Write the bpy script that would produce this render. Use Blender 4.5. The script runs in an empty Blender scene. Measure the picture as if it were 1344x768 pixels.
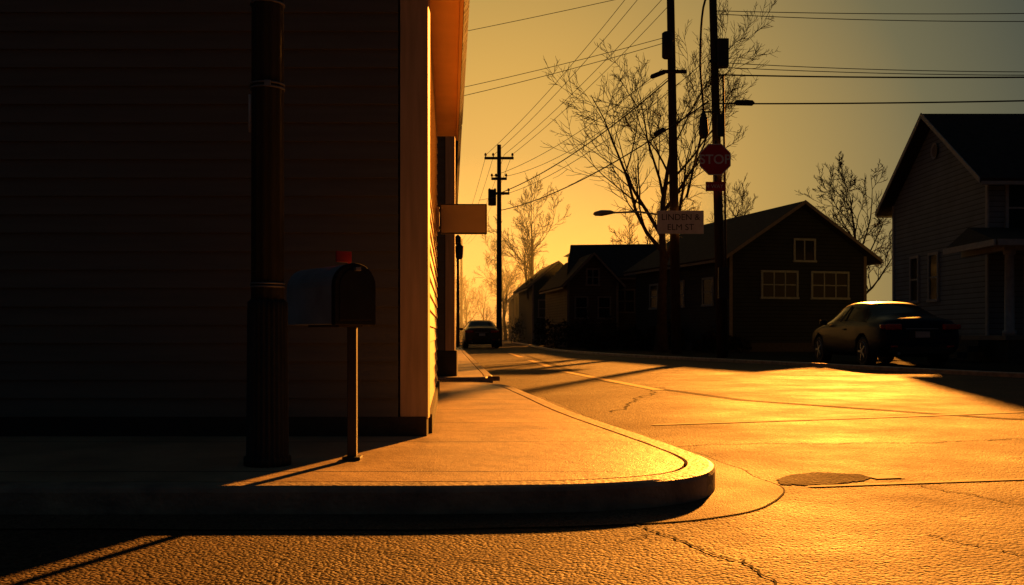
import bpy, bmesh, math, random
from mathutils import Vector, Matrix, noise
random.seed(7)
scene = bpy.context.scene
col = scene.collection
R = math.radians

# ------------------------------------------------------------------ materials
def new_mat(name):
    m = bpy.data.materials.new(name); m.use_nodes = True
    nt = m.node_tree; b = nt.nodes['Principled BSDF']
    return m, nt, b

def N(nt, typ, **kw):
    n = nt.nodes.new(typ)
    for k, v in kw.items():
        setattr(n, k, v)
    return n

def surf(name, c1, c2=None, scale=8.0, rough=0.7, rough2=None, bump=0.0, bscale=60.0, metal=0.0, spec=0.5, dist=0.01, stretch=None):
    m, nt, b = new_mat(name)
    c2 = c2 or tuple(x*0.7 for x in c1)
    tc = N(nt, 'ShaderNodeTexCoord'); src = tc.outputs['Object']
    if stretch:
        mp = N(nt, 'ShaderNodeMapping'); mp.inputs['Scale'].default_value = stretch
        nt.links.new(src, mp.inputs['Vector']); src = mp.outputs['Vector']
    nz = N(nt, 'ShaderNodeTexNoise'); nz.inputs['Scale'].default_value = scale; nz.inputs['Detail'].default_value = 6
    nt.links.new(src, nz.inputs['Vector'])
    cr = N(nt, 'ShaderNodeValToRGB')
    cr.color_ramp.elements[0].position = 0.3; cr.color_ramp.elements[1].position = 0.7
    cr.color_ramp.elements[0].color = (*c2, 1); cr.color_ramp.elements[1].color = (*c1, 1)
    nt.links.new(nz.outputs['Fac'], cr.inputs['Fac']); nt.links.new(cr.outputs['Color'], b.inputs['Base Color'])
    mr = N(nt, 'ShaderNodeMapRange'); mr.inputs['To Min'].default_value = rough; mr.inputs['To Max'].default_value = rough2 or min(1, rough+0.15)
    nt.links.new(nz.outputs['Fac'], mr.inputs['Value']); nt.links.new(mr.outputs['Result'], b.inputs['Roughness'])
    b.inputs['Metallic'].default_value = metal; b.inputs['Specular IOR Level'].default_value = spec
    if bump > 0:
        n2 = N(nt, 'ShaderNodeTexNoise'); n2.inputs['Scale'].default_value = bscale; n2.inputs['Detail'].default_value = 5
        nt.links.new(src, n2.inputs['Vector'])
        bp = N(nt, 'ShaderNodeBump'); bp.inputs['Strength'].default_value = bump; bp.inputs['Distance'].default_value = dist
        nt.links.new(n2.outputs['Fac'], bp.inputs['Height']); nt.links.new(bp.outputs['Normal'], b.inputs['Normal'])
    return m

def asphalt(name, c, agg=95.0, rough=0.5, bump=0.8, spec=0.5, dist=.009):
    m, nt, b = new_mat(name)
    tc = N(nt, 'ShaderNodeTexCoord')
    v = N(nt, 'ShaderNodeTexVoronoi'); v.inputs['Scale'].default_value = agg; v.inputs['Randomness'].default_value = 1
    nt.links.new(tc.outputs['Object'], v.inputs['Vector'])
    n1 = N(nt, 'ShaderNodeTexNoise'); n1.inputs['Scale'].default_value = 0.7; n1.inputs['Detail'].default_value = 8; n1.inputs['Roughness'].default_value = 0.65
    nt.links.new(tc.outputs['Object'], n1.inputs['Vector'])
    n2 = N(nt, 'ShaderNodeTexNoise'); n2.inputs['Scale'].default_value = 35; n2.inputs['Detail'].default_value = 4
    nt.links.new(tc.outputs['Object'], n2.inputs['Vector'])
    cr = N(nt, 'ShaderNodeValToRGB')
    cr.color_ramp.elements[0].position = 0.34; cr.color_ramp.elements[1].position = 0.66
    cr.color_ramp.elements[0].color = (*[x*0.42 for x in c], 1); cr.color_ramp.elements[1].color = (*[x*1.35 for x in c], 1)
    nt.links.new(n1.outputs['Fac'], cr.inputs['Fac'])
    mx = N(nt, 'ShaderNodeMix', data_type='RGBA', blend_type='MULTIPLY'); mx.inputs['Factor'].default_value = 0.85
    nt.links.new(cr.outputs['Color'], mx.inputs['A'])
    cr2 = N(nt, 'ShaderNodeValToRGB'); cr2.color_ramp.elements[0].color = (0.25, 0.25, 0.25, 1); cr2.color_ramp.elements[1].color = (2.4, 2.2, 1.9, 1)
    nt.links.new(v.outputs['Color'], cr2.inputs['Fac']); nt.links.new(cr2.outputs['Color'], mx.inputs['B'])
    nt.links.new(mx.outputs['Result'], b.inputs['Base Color'])
    mr = N(nt, 'ShaderNodeMapRange'); mr.inputs['From Min'].default_value = 0.3; mr.inputs['From Max'].default_value = 0.7
    mr.inputs['To Min'].default_value = rough; mr.inputs['To Max'].default_value = rough+0.25
    nt.links.new(n1.outputs['Fac'], mr.inputs['Value']); nt.links.new(mr.outputs['Result'], b.inputs['Roughness'])
    b.inputs['Specular IOR Level'].default_value = spec
    ad = N(nt, 'ShaderNodeMath', operation='MULTIPLY_ADD'); ad.inputs[1].default_value = -1.0
    nt.links.new(v.outputs['Distance'], ad.inputs[0]); nt.links.new(n2.outputs['Fac'], ad.inputs[2])
    bp = N(nt, 'ShaderNodeBump'); bp.inputs['Strength'].default_value = bump; bp.inputs['Distance'].default_value = dist
    nt.links.new(ad.outputs[0], bp.inputs['Height'])
    n3 = N(nt, 'ShaderNodeTexNoise'); n3.inputs['Scale'].default_value = 1.6; n3.inputs['Detail'].default_value = 3
    nt.links.new(tc.outputs['Object'], n3.inputs['Vector'])
    bp2 = N(nt, 'ShaderNodeBump'); bp2.inputs['Strength'].default_value = 0.5; bp2.inputs['Distance'].default_value = 0.03
    nt.links.new(n3.outputs['Fac'], bp2.inputs['Height']); nt.links.new(bp.outputs['Normal'], bp2.inputs['Normal'])
    nt.links.new(bp2.outputs['Normal'], b.inputs['Normal'])
    return m

def concrete(name, c, joint=1.25, rough=0.45, off=0.0):
    m, nt, b = new_mat(name)
    tc = N(nt, 'ShaderNodeTexCoord'); sx = N(nt, 'ShaderNodeSeparateXYZ')
    nt.links.new(tc.outputs['Object'], sx.inputs[0])
    n1 = N(nt, 'ShaderNodeTexNoise'); n1.inputs['Scale'].default_value = 2.2; n1.inputs['Detail'].default_value = 9; n1.inputs['Roughness'].default_value = 0.7
    n2 = N(nt, 'ShaderNodeTexNoise'); n2.inputs['Scale'].default_value = 110; n2.inputs['Detail'].default_value = 3
    for n in (n1, n2): nt.links.new(tc.outputs['Object'], n.inputs['Vector'])
    a = N(nt, 'ShaderNodeMath', operation='ADD'); a.inputs[1].default_value = 50+off
    nt.links.new(sx.outputs['Y'], a.inputs[0])
    d = N(nt, 'ShaderNodeMath', operation='DIVIDE'); d.inputs[1].default_value = joint; nt.links.new(a.outputs[0], d.inputs[0])
    f = N(nt, 'ShaderNodeMath', operation='FRACT'); nt.links.new(d.outputs[0], f.inputs[0])
    g = N(nt, 'ShaderNodeMath', operation='GREATER_THAN'); g.inputs[1].default_value = 0.014; nt.links.new(f.outputs[0], g.inputs[0])
    cr = N(nt, 'ShaderNodeValToRGB'); cr.color_ramp.elements[0].position = 0.33; cr.color_ramp.elements[1].position = 0.6
    cr.color_ramp.elements[0].color = (*[x*0.62 for x in c], 1); cr.color_ramp.elements[1].color = (*c, 1)
    nt.links.new(n1.outputs['Fac'], cr.inputs['Fac'])
    mx = N(nt, 'ShaderNodeMix', data_type='RGBA'); mx.inputs['A'].default_value = (0.03, 0.028, 0.025, 1)
    nt.links.new(g.outputs[0], mx.inputs['Factor']); nt.links.new(cr.outputs['Color'], mx.inputs['B'])
    nt.links.new(mx.outputs['Result'], b.inputs['Base Color'])
    mr = N(nt, 'ShaderNodeMapRange'); mr.inputs['To Min'].default_value = rough-0.1; mr.inputs['To Max'].default_value = rough+0.2
    nt.links.new(n1.outputs['Fac'], mr.inputs['Value']); nt.links.new(mr.outputs['Result'], b.inputs['Roughness'])
    b.inputs['Specular IOR Level'].default_value = .4
    s = N(nt, 'ShaderNodeMath', operation='MULTIPLY_ADD'); s.inputs[1].default_value = 0.5
    nt.links.new(n2.outputs['Fac'], s.inputs[0]); nt.links.new(g.outputs[0], s.inputs[2])
    bp = N(nt, 'ShaderNodeBump'); bp.inputs['Strength'].default_value = 0.7; bp.inputs['Distance'].default_value = 0.008
    nt.links.new(s.outputs[0], bp.inputs['Height'])
    bp2 = N(nt, 'ShaderNodeBump'); bp2.inputs['Strength'].default_value = 0.6; bp2.inputs['Distance'].default_value = 0.03
    nt.links.new(n1.outputs['Fac'], bp2.inputs['Height']); nt.links.new(bp.outputs['Normal'], bp2.inputs['Normal'])
    nt.links.new(bp2.outputs['Normal'], b.inputs['Normal'])
    return m

def siding(name, c, step=0.13, rough=0.75):
    m, nt, b = new_mat(name)
    tc = N(nt, 'ShaderNodeTexCoord'); sx = N(nt, 'ShaderNodeSeparateXYZ'); nt.links.new(tc.outputs['Object'], sx.inputs[0])
    d = N(nt, 'ShaderNodeMath', operation='DIVIDE'); d.inputs[1].default_value = step; nt.links.new(sx.outputs['Z'], d.inputs[0])
    f = N(nt, 'ShaderNodeMath', operation='FRACT'); nt.links.new(d.outputs[0], f.inputs[0])
    cr = N(nt, 'ShaderNodeValToRGB'); e = cr.color_ramp.elements
    e[0].position = 0.0; e[0].color = (*[x*0.9 for x in c], 1); e[1].position = 0.8; e[1].color = (*c, 1)
    e2 = cr.color_ramp.elements.new(0.9); e2.color = (*[x*0.35 for x in c], 1)
    nt.links.new(f.outputs[0], cr.inputs['Fac']); 
    n1 = N(nt, 'ShaderNodeTexNoise'); n1.inputs['Scale'].default_value = 1.5; n1.inputs['Detail'].default_value = 6
    nt.links.new(tc.outputs['Object'], n1.inputs['Vector'])
    mr = N(nt, 'ShaderNodeMapRange'); mr.inputs['To Min'].default_value = 0.6; mr.inputs['To Max'].default_value = 1.2
    nt.links.new(n1.outputs['Fac'], mr.inputs['Value'])
    mx = N(nt, 'ShaderNodeMix', data_type='RGBA', blend_type='MULTIPLY'); mx.inputs['Factor'].default_value = 1
    nt.links.new(cr.outputs['Color'], mx.inputs['A']); nt.links.new(mr.outputs['Result'], mx.inputs['B'])
    nt.links.new(mx.outputs['Result'], b.inputs['Base Color'])
    iv = N(nt, 'ShaderNodeMath', operation='SUBTRACT'); iv.inputs[0].default_value = 1; nt.links.new(f.outputs[0], iv.inputs[1])
    bp = N(nt, 'ShaderNodeBump'); bp.inputs['Strength'].default_value = 0.8; bp.inputs['Distance'].default_value = 0.015
    nt.links.new(iv.outputs[0], bp.inputs['Height']); nt.links.new(bp.outputs['Normal'], b.inputs['Normal'])
    b.inputs['Roughness'].default_value = rough; b.inputs['Specular IOR Level'].default_value = 0.15
    return m

M = {}
M['asphalt'] = asphalt('asphalt', (0.068, 0.052, 0.040), agg=75, rough=.60, spec=.15, bump=1.0, dist=.016)
M['gutter'] = asphalt('gutter_concrete', (0.10, 0.08, 0.062), agg=110, rough=0.6, bump=0.8, spec=.16, dist=.010)
M['concrete'] = concrete('sidewalk_concrete', (0.54, 0.42, 0.28), off=0.45, rough=.40)
M['kerb'] = surf('kerb_concrete', (0.44, 0.36, 0.26), (0.19, 0.16, 0.13), scale=7, rough=0.5, bump=0.8, bscale=40, dist=0.012)
M['ground'] = surf('ground_soil_grass', (0.05, 0.045, 0.028), (0.02, 0.02, 0.012), scale=3, rough=0.95, bump=1, bscale=30, spec=0.05, dist=0.05)
M['lot'] = surf('lot_gravel', (0.035, 0.032, 0.03), (0.02, 0.019, 0.018), scale=2, rough=0.95, bump=1, bscale=60, spec=0.04, dist=0.03)
M['paint'] = surf('road_paint', (0.80, 0.55, 0.18), (0.45, 0.31, 0.11), scale=14, rough=0.7, bump=0.6, bscale=80, dist=0.004, spec=.2)
M['paintw'] = surf('road_paint_white', (0.55, 0.46, 0.33), (0.16, 0.135, 0.10), scale=9, rough=0.75, bump=0.6, bscale=80, dist=0.004, spec=.2)
M['crack'] = surf('crack', (0.012, 0.011, 0.01), rough=0.95, spec=0.05)
M['tar_shadow'] = asphalt('tar_and_painted_shadow', (0.036, 0.029, 0.024), agg=60, rough=.75, spec=.08, bump=1.0, dist=.02)  # drain patch surface, also the dark colour of the painted shadow streak
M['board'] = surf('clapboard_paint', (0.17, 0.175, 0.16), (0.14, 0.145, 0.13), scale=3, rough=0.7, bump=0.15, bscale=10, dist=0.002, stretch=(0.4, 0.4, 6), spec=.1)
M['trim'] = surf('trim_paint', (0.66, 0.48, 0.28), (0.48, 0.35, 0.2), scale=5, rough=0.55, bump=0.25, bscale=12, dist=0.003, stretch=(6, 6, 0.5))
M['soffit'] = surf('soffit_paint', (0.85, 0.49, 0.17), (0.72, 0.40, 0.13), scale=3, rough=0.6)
M['found'] = surf('foundation', (0.06, 0.058, 0.055), rough=0.85, bump=0.6, bscale=25, spec=.2)
M['roof'] = surf('asphalt_shingle', (0.040, 0.040, 0.043), (0.018, 0.019, 0.021), scale=6, rough=0.85, bump=0.8, bscale=14, dist=0.03, spec=0.2)
M['white_siding'] = siding('white_siding', (0.18, 0.24, 0.29), 0.15)
M['dark_siding'] = siding('dark_siding', (0.022, 0.030, 0.036), 0.16)
M['tan_siding'] = siding('tan_siding', (0.08, 0.07, 0.058), 0.16)
M['white'] = surf('white_trim', (0.32, 0.37, 0.41), (0.25, 0.29, 0.31), rough=0.6, spec=.2)
M['dimtrim'] = surf('dim_trim', (0.24, 0.29, 0.31), (0.17, 0.21, 0.225), rough=0.7, spec=.1)
M['grey_trim'] = surf('weathered_trim', (0.16, 0.155, 0.15), rough=0.6, spec=.2)
M['wood'] = surf('pole_wood', (0.075, 0.055, 0.04), (0.035, 0.027, 0.02), scale=6, rough=0.85, bump=0.8, bscale=20, stretch=(6, 6, 0.4), spec=0.15)
M['bark'] = surf('bark', (0.07, 0.05, 0.035), (0.035, 0.026, 0.018), scale=5, rough=0.9, bump=0.8, bscale=14, spec=0.15)
M['metal'] = surf('dark_metal', (0.05, 0.05, 0.055), scale=10, rough=0.55, metal=0.4, spec=.3)
M['galv'] = surf('galvanised', (0.35, 0.35, 0.34), (0.2, 0.2, 0.2), scale=12, rough=0.45, metal=0.8)
M['polepaint'] = surf('pole_paint', (0.042, 0.050, 0.054), (0.026, 0.031, 0.034), scale=6, rough=0.65, rough2=0.8, bump=0.3, bscale=30, stretch=(4, 4, 0.6), spec=.12)
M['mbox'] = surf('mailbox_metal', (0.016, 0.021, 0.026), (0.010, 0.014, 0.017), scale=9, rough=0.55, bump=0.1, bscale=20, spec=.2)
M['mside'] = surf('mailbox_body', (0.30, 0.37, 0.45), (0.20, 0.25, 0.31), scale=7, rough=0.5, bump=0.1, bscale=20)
M['red'] = surf('flag_red', (0.42, 0.015, 0.012), (0.32, 0.012, 0.01), rough=0.5)
M['stopred'] = surf('sign_red', (0.50, 0.015, 0.018), (0.42, 0.012, 0.014), rough=0.5)
M['signwhite'] = surf('sign_white', (0.75, 0.73, 0.7), (0.6, 0.58, 0.55), scale=5, rough=0.5)
M['signface'] = surf('sign_face', (0.38, 0.33, 0.24), (0.30, 0.26, 0.19), scale=3, rough=0.5)
M['black'] = surf('black_rubber', (0.015, 0.015, 0.015), rough=0.7)
M['rim'] = surf('rim', (0.3, 0.3, 0.31), rough=0.3, metal=0.9)
M['plate'] = surf('plate', (0.4, 0.4, 0.4), rough=0.5)
M['shrub'] = surf('shrub', (0.035, 0.032, 0.018), (0.015, 0.015, 0.008), scale=4, rough=0.9, spec=0.1)

def glass(name, c, rough=0.08, spec=.5):
    m, nt, b = new_mat(name); n = N(nt, 'ShaderNodeTexNoise'); n.inputs['Scale'].default_value = 3
    mr = N(nt, 'ShaderNodeMapRange'); mr.inputs['To Min'].default_value = rough; mr.inputs['To Max'].default_value = rough+0.05
    nt.links.new(n.outputs['Fac'], mr.inputs['Value']); nt.links.new(mr.outputs['Result'], b.inputs['Roughness'])
    b.inputs['Base Color'].default_value = (*c, 1); b.inputs['Specular IOR Level'].default_value = spec
    return m
M['glass'] = glass('window_glass', (0.010, 0.014, 0.018), .10, .08)
M['tail'] = glass('tail_lens', (0.28, 0.01, 0.008), 0.15)
def paint(name, c):
    m, nt, b = new_mat(name)
    n = N(nt, 'ShaderNodeTexNoise'); n.inputs['Scale'].default_value = 400
    cr = N(nt, 'ShaderNodeValToRGB'); cr.color_ramp.elements[0].color = (*[x*0.8 for x in c], 1); cr.color_ramp.elements[1].color = (*[x*1.2 for x in c], 1)
    nt.links.new(n.outputs['Fac'], cr.inputs['Fac']); nt.links.new(cr.outputs['Color'], b.inputs['Base Color'])
    b.inputs['Metallic'].default_value = 0.0; b.inputs['Roughness'].default_value = 0.4; b.inputs['Specular IOR Level'].default_value = .05
    b.inputs['Coat Weight'].default_value = 0.09; b.inputs['Coat Roughness'].default_value = 0.06
    return m
M['navy'] = paint('car_paint_navy', (0.008, 0.014, 0.030))
M['carbrown'] = paint('car_paint_grey', (0.06, 0.05, 0.045))

# ------------------------------------------------------------------ helpers
def empty(name, loc=(0, 0, 0), rz=0.0):
    e = bpy.data.objects.new(name, None); e.location = loc; e.rotation_euler = (0, 0, rz); e.empty_display_size = 0.2
    col.objects.link(e); return e

def mesh(name, verts, faces, mat=None, parent=None, smooth=False, loc=(0, 0, 0), rot=(0, 0, 0), mats=None, fmi=None):
    me = bpy.data.meshes.new(name); me.from_pydata([tuple(v) for v in verts], [], faces)
    if mats:
        for m in mats: me.materials.append(m)
    elif mat: me.materials.append(mat)
    if fmi:
        for p, i in zip(me.polygons, fmi): p.material_index = i
    if smooth:
        for p in me.polygons: p.use_smooth = True
    me.update()
    o = bpy.data.objects.new(name, me); col.objects.link(o); o.location = loc; o.rotation_euler = rot
    if parent: o.parent = parent
    return o

def recalc(o):
    bm = bmesh.new(); bm.from_mesh(o.data); bmesh.ops.recalc_face_normals(bm, faces=bm.faces); bm.to_mesh(o.data); bm.free()

def box(name, c, s, mat, parent=None, bevel=0.0, rot=(0, 0, 0)):
    x, y, z = s[0]/2, s[1]/2, s[2]/2
    v = [(-x, -y, -z), (x, -y, -z), (x, y, -z), (-x, y, -z), (-x, -y, z), (x, -y, z), (x, y, z), (-x, y, z)]
    f = [(3, 2, 1, 0), (4, 5, 6, 7), (0, 1, 5, 4), (1, 2, 6, 5), (2, 3, 7, 6), (3, 0, 4, 7)]
    o = mesh(name, v, f, mat, parent, loc=c, rot=rot)
    if bevel:
        b = o.modifiers.new('bevel', 'BEVEL'); b.width = bevel; b.segments = 2
    return o

def tube(name, pts, radii, mat, parent=None, sides=12, smooth=True, flute=0, fd=0.0, cap=True):
    V = []; F = []; pts = [Vector(p) for p in pts]
    up = Vector((0, 0, 1))
    for i, p in enumerate(pts):
        d = (pts[min(i+1, len(pts)-1)]-pts[max(i-1, 0)]).normalized()
        ref = Vector((1, 0, 0)) if abs(d.z) > 0.7 else up
        a = d.cross(ref).normalized(); b = d.cross(a).normalized()
        for k in range(sides):
            t = 2*math.pi*k/sides; r = radii[i]
            if flute: r -= fd*(0.5-0.5*math.cos(t*flute))
            V.append(p+a*r*math.cos(t)+b*r*math.sin(t))
    n = len(pts)
    for i in range(n-1):
        for k in range(sides):
            k2 = (k+1) % sides
            F.append((i*sides+k, i*sides+k2, (i+1)*sides+k2, (i+1)*sides+k))
    if cap:
        F.append(tuple(range(sides))[::-1]); F.append(tuple((n-1)*sides+k for k in range(sides)))
    o = mesh(name, V, F, mat, parent, smooth=False)
    recalc(o)
    if smooth:
        for p in o.data.polygons:
            if len(p.vertices) == 4: p.use_smooth = True
    return o

def catmull(pts, n=10):
    out = []; P = [Vector(p) for p in pts]; P = [2*P[0]-P[1]]+P+[2*P[-1]-P[-2]]
    for i in range(1, len(P)-2):
        for k in range(n):
            t = k/n
            out.append(0.5*((2*P[i])+(-P[i-1]+P[i+1])*t+(2*P[i-1]-5*P[i]+4*P[i+1]-P[i+2])*t*t+(-P[i-1]+3*P[i]-3*P[i+1]+P[i+2])*t**3))
    out.append(P[-2]); return out

def offset(pl, d):   # to the left side of travel
    out = []
    for i, p in enumerate(pl):
        t = (pl[min(i+1, len(pl)-1)]-pl[max(i-1, 0)]).normalized()
        out.append(Vector((p.x-t.y*d, p.y+t.x*d)))
    return out

def poly(name, pts, z, mat, parent=None):
    bm = bmesh.new(); vs = [bm.verts.new((p[0], p[1], z)) for p in pts]
    f = bm.faces.new(vs); f.normal_update()
    if f.normal.z < 0: f.normal_flip()
    bmesh.ops.triangulate(bm, faces=bm.faces)
    me = bpy.data.meshes.new(name); bm.to_mesh(me); bm.free(); me.materials.append(mat)
    o = bpy.data.objects.new(name, me); col.objects.link(o)
    if parent: o.parent = parent
    return o

def slab(name, pts, z0, z1, mat, parent=None):
    bm = bmesh.new(); vs = [bm.verts.new((p[0], p[1], z0)) for p in pts]
    f = bm.faces.new(vs)
    r = bmesh.ops.extrude_face_region(bm, geom=[f]); 
    for v in r['geom']:
        if isinstance(v, bmesh.types.BMVert): v.co.z = z1
    bmesh.ops.recalc_face_normals(bm, faces=bm.faces); bmesh.ops.triangulate(bm, faces=[f for f in bm.faces if len(f.verts) > 4])
    me = bpy.data.meshes.new(name); bm.to_mesh(me); bm.free(); me.materials.append(mat)
    o = bpy.data.objects.new(name, me); col.objects.link(o)
    if parent: o.parent = parent
    return o

def band(name, pl, profile, mat, parent=None, smooth=False):
    rows = []
    for d, z in profile:
        rows.append([(p.x, p.y, z) for p in offset(pl, d)])
    V = [v for r in rows for v in r]; n = len(pl); F = []
    for j in range(len(rows)-1):
        for i in range(n-1):
            F.append((j*n+i, j*n+i+1, (j+1)*n+i+1, (j+1)*n+i))
    o = mesh(name, V, F, mat, parent, smooth=smooth); recalc(o); return o

def text_mesh(name, s, size, mat, parent, loc, rot, extrude=0.002, bold=0.0):
    cu = bpy.data.curves.new(name, 'FONT'); cu.body = s; cu.size = size; cu.align_x = 'CENTER'; cu.align_y = 'CENTER'; cu.extrude = extrude; cu.offset = bold
    t = bpy.data.objects.new(name+'_tmp', cu); col.objects.link(t)
    bpy.context.view_layer.update()
    me = bpy.data.meshes.new_from_object(t.evaluated_get(bpy.context.evaluated_depsgraph_get()))
    bpy.data.objects.remove(t)
    me.materials.clear(); me.materials.append(mat)
    o = bpy.data.objects.new(name, me); col.objects.link(o); o.parent = parent; o.location = loc; o.rotation_euler = rot
    return o

def laps(name, w, z0, z1, step, mat, parent, loc, rz=0.0, out=0.022):
    V = []; F = []; z = z0; i = 0
    while z < z1-0.01:
        zt = min(z+step, z1); j = len(V)
        dz = random.uniform(-0.0015, 0.0015)
        V += [(0, 0, z+dz), (w, 0, z+dz), (0, -out, z+dz), (w, -out, z+dz), (0, -0.003, zt+0.004), (w, -0.003, zt+0.004)]
        F += [(j, j+1, j+3, j+2), (j+2, j+3, j+5, j+4)]
        z = zt
    o = mesh(name, V, F, mat, parent, loc=loc, rot=(0, 0, rz)); recalc(o)
    return o

# ------------------------------------------------------------------ ground, road
poly('ground', [(-700, -200), (700, -200), (700, 1500), (-700, 1500)], -0.03, M['ground'])
rightedge = [(11.5, 14.6), (9.6, 15.4), (8.4, 17.5), (6.4, 24), (3.6, 32.7), (1.9, 42), (1.3, 52), (0.9, 64), (-0.2, 85), (-3.6, 140)]
re_s = catmull([Vector((a, b)) for a, b in rightedge], 8)
road_pts = [(-25, -12), (40, -12), (40, 14.4)]+[(p.x, p.y) for p in re_s]+[(-9, 140), (-5.0, 85), (-1.6, 30), (-1.6, 14), (-25, 14)]
poly('road', road_pts, 0.0, M['asphalt'])
poly('parking_lot', [(9, 15.3), (30, 15.3), (30, 27), (12, 27), (6.2, 27), (6.9, 24), (8.6, 17.5)], -0.012, M['lot'])
k = empty('street_kerb')
band('kerb_stones', offset(re_s, -0.15)[10:], [(0.0, -0.03), (0.0, 0.07), (0.02, 0.085), (0.13, 0.085), (0.15, 0.07), (0.15, -0.03)], M['kerb'], k)

# near sidewalk
sw = empty('sidewalk')
outl = [(-12, 4.1), (-4, 4.1), (-1, 4.1), (0, 4.12), (.5, 4.22), (.83, 4.45), (.98, 4.8), (.99, 5.15), (.94, 5.55), (.84, 6.14), (.5, 8.1), (.2, 10.5), (-.05, 12.2), (-.4, 12.9), (-1.0, 13.0), (-3, 13.0)]
ol = catmull([Vector(p) for p in outl], 10)
def rough_line(pl, amp, f=6.0):
    return [Vector((p.x+amp*noise.noise(Vector((p.x*f, p.y*f, 1.3))), p.y+amp*noise.noise(Vector((p.x*f, p.y*f, 7.7))))) for p in pl]
olk = catmull(rough_line(ol[10:], .007, 3.0), 3)
band('kerb', olk, [(0, -0.01), (0.0, 0.095), (0.008, 0.112), (0.028, 0.12), (0.13, 0.12), (0.135, 0.113), (0.136, 0.06)], M['kerb'], sw, smooth=False)
inner = offset(ol, 0.150)
slab('paving', [(p.x, p.y) for p in inner]+[(-12, 13.0-.148)], 0.05, 0.119, M['concrete'], sw)
poly('joint_filler', [(p.x, p.y) for p in offset(ol, 0.12)]+[(-12, 12.8)], 0.095, M['crack'], sw)
gp = ol[12:150]
gpo = offset(gp, -0.30)
gpo = [Vector((q.x+.05*noise.noise(Vector((q.x*2.2, q.y*2.2, 3))), q.y+.05*noise.noise(Vector((q.x*2.2, q.y*2.2, 9))))) for q in gpo]
n_ = len(gp); V = [(p.x, p.y, .006) for p in gp]+[(p.x, p.y, .004) for p in gpo]
o = mesh('gutter', V, [(i, i+1, n_+i+1, n_+i) for i in range(n_-1)], M['gutter']); recalc(o)
band('gutter_joint', gpo, [(0.0, 0.0045), (-0.008, 0.0045)], M['crack'])

sw2 = empty('sidewalk.001')
ol2p = [(-3.0, 14.35), (-1.2, 14.35), (-.6, 14.4), (-.34, 14.65), (-.3, 15.2), (-.62, 20), (-1.28, 30), (-2.8, 53), (-4.9, 85), (-8.6, 140)]
ol2 = catmull([Vector(p) for p in ol2p], 8)
band('kerb', ol2, [(0, -0.01), (0.0, 0.10), (0.02, 0.12), (0.13, 0.12), (0.135, 0.11), (0.136, 0.06)], M['kerb'], sw2)
slab('paving', [(p.x, p.y) for p in offset(ol2, 0.148)]+[(-14, 140), (-3.2, 16)], 0.05, 0.119, M['concrete'], sw2)
poly('joint_filler', [(p.x, p.y) for p in offset(ol2, 0.12)]+[(-14, 140), (-3.2, 15.5)], 0.095, M['crack'], sw2)

# markings
mk = empty('road_markings')
def strip(name, pts, w, z, mat, parent, jit=0.0):
    pl = [Vector(p) for p in pts]
    V = []; F = []
    for i, p in enumerate(pl):
        t = (pl[min(i+1, len(pl)-1)]-pl[max(i-1, 0)]).normalized(); n = Vector((-t.y, t.x))
        a = w*0.5*(1+random.uniform(-jit, jit)); b = w*0.5*(1+random.uniform(-jit, jit))
        V += [(p.x+n.x*a, p.y+n.y*a, z), (p.x-n.x*b, p.y-n.y*b, z)]
    for i in range(len(pl)-1): F.append((2*i, 2*i+1, 2*i+3, 2*i+2))
    o = mesh(name, V, F, mat, parent); recalc(o)
    return o
strip('centre_dash', [(1.95, 13.2), (1.45, 16.6), (1.0, 19.8)], 0.16, 0.005, M['paint'], mk)
strip('centre_dash_2', [(.85, 22.5), (.5, 28.0)], 0.16, 0.005, M['paint'], mk)
strip('centre_dash_3', [(.3, 31.5), (-.1, 38.0)], 0.16, 0.005, M['paint'], mk)
strip('crossing_line', [(1.15, 8.15), (3.2, 8.85), (5.2, 9.6), (9, 10.9)], 0.09, 0.005, M['paintw'], mk)
strip('stop_line', [(1.45, 4.86), (2.1, 5.0), (2.9, 5.17), (5, 5.6)], 0.045, 0.005, M['paintw'], mk)
strip('stop_block', [(1.86, 5.17), (2.02, 5.21)], 0.12, 0.0055, M['paintw'], mk)
random.seed(21)
dr = catmull([Vector(p) for p in ((1.33, 4.93), (1.38, 5.15), (1.55, 5.32), (1.75, 5.34), (1.87, 5.2), (1.75, 5.04), (1.55, 4.92), (1.33, 4.93))], 6)
poly('drain_patch', [(p.x+random.uniform(-.012, .012), p.y+random.uniform(-.02, .02)) for p in dr[:-1]], 0.0042, M['tar_shadow'])
ck = empty('road_cracks')
def crack(a, b, w, seed, n=26, amp=0.05):
    random.seed(seed); a = Vector(a); b = Vector(b); t = (b-a); nn = Vector((-t.y, t.x)).normalized(); o = 0; pts = []
    for i in range(n+1):
        o += random.uniform(-amp, amp)*0.6; o *= 0.93
        pts.append(tuple(a+t*(i/n)+nn*o))
    strip('crack', pts, w, 0.0035, M['crack'], ck, jit=0.35)
crack((.46, 3.95), (.75, 3.3), 0.010, 1, 40, .018); crack((.75, 3.3), (.80, 2.8), 0.008, 2, 30, .015); crack((.55, 3.75), (.42, 3.55), 0.006, 12)
crack((1.55, 3.72), (1.72, 3.35), 0.007, 3, 26, .02); crack((1.72, 3.35), (2.4, 3.1), 0.006, 4, 30, .02)
crack((1.1, 6.6), (4.2, 7.1), 0.014, 5, 50, 0.06); crack((1.0, 9.5), (2.2, 14), 0.02, 6, 50, 0.12)
crack((3, 6), (4.2, 3.9), 0.010, 8, 40); crack((2.0, 4.9), (2.5, 3.6), 0.008, 15, 40, .03); crack((-.6, 3.5), (.3, 3.1), .006, 16, 40, .02)
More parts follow.
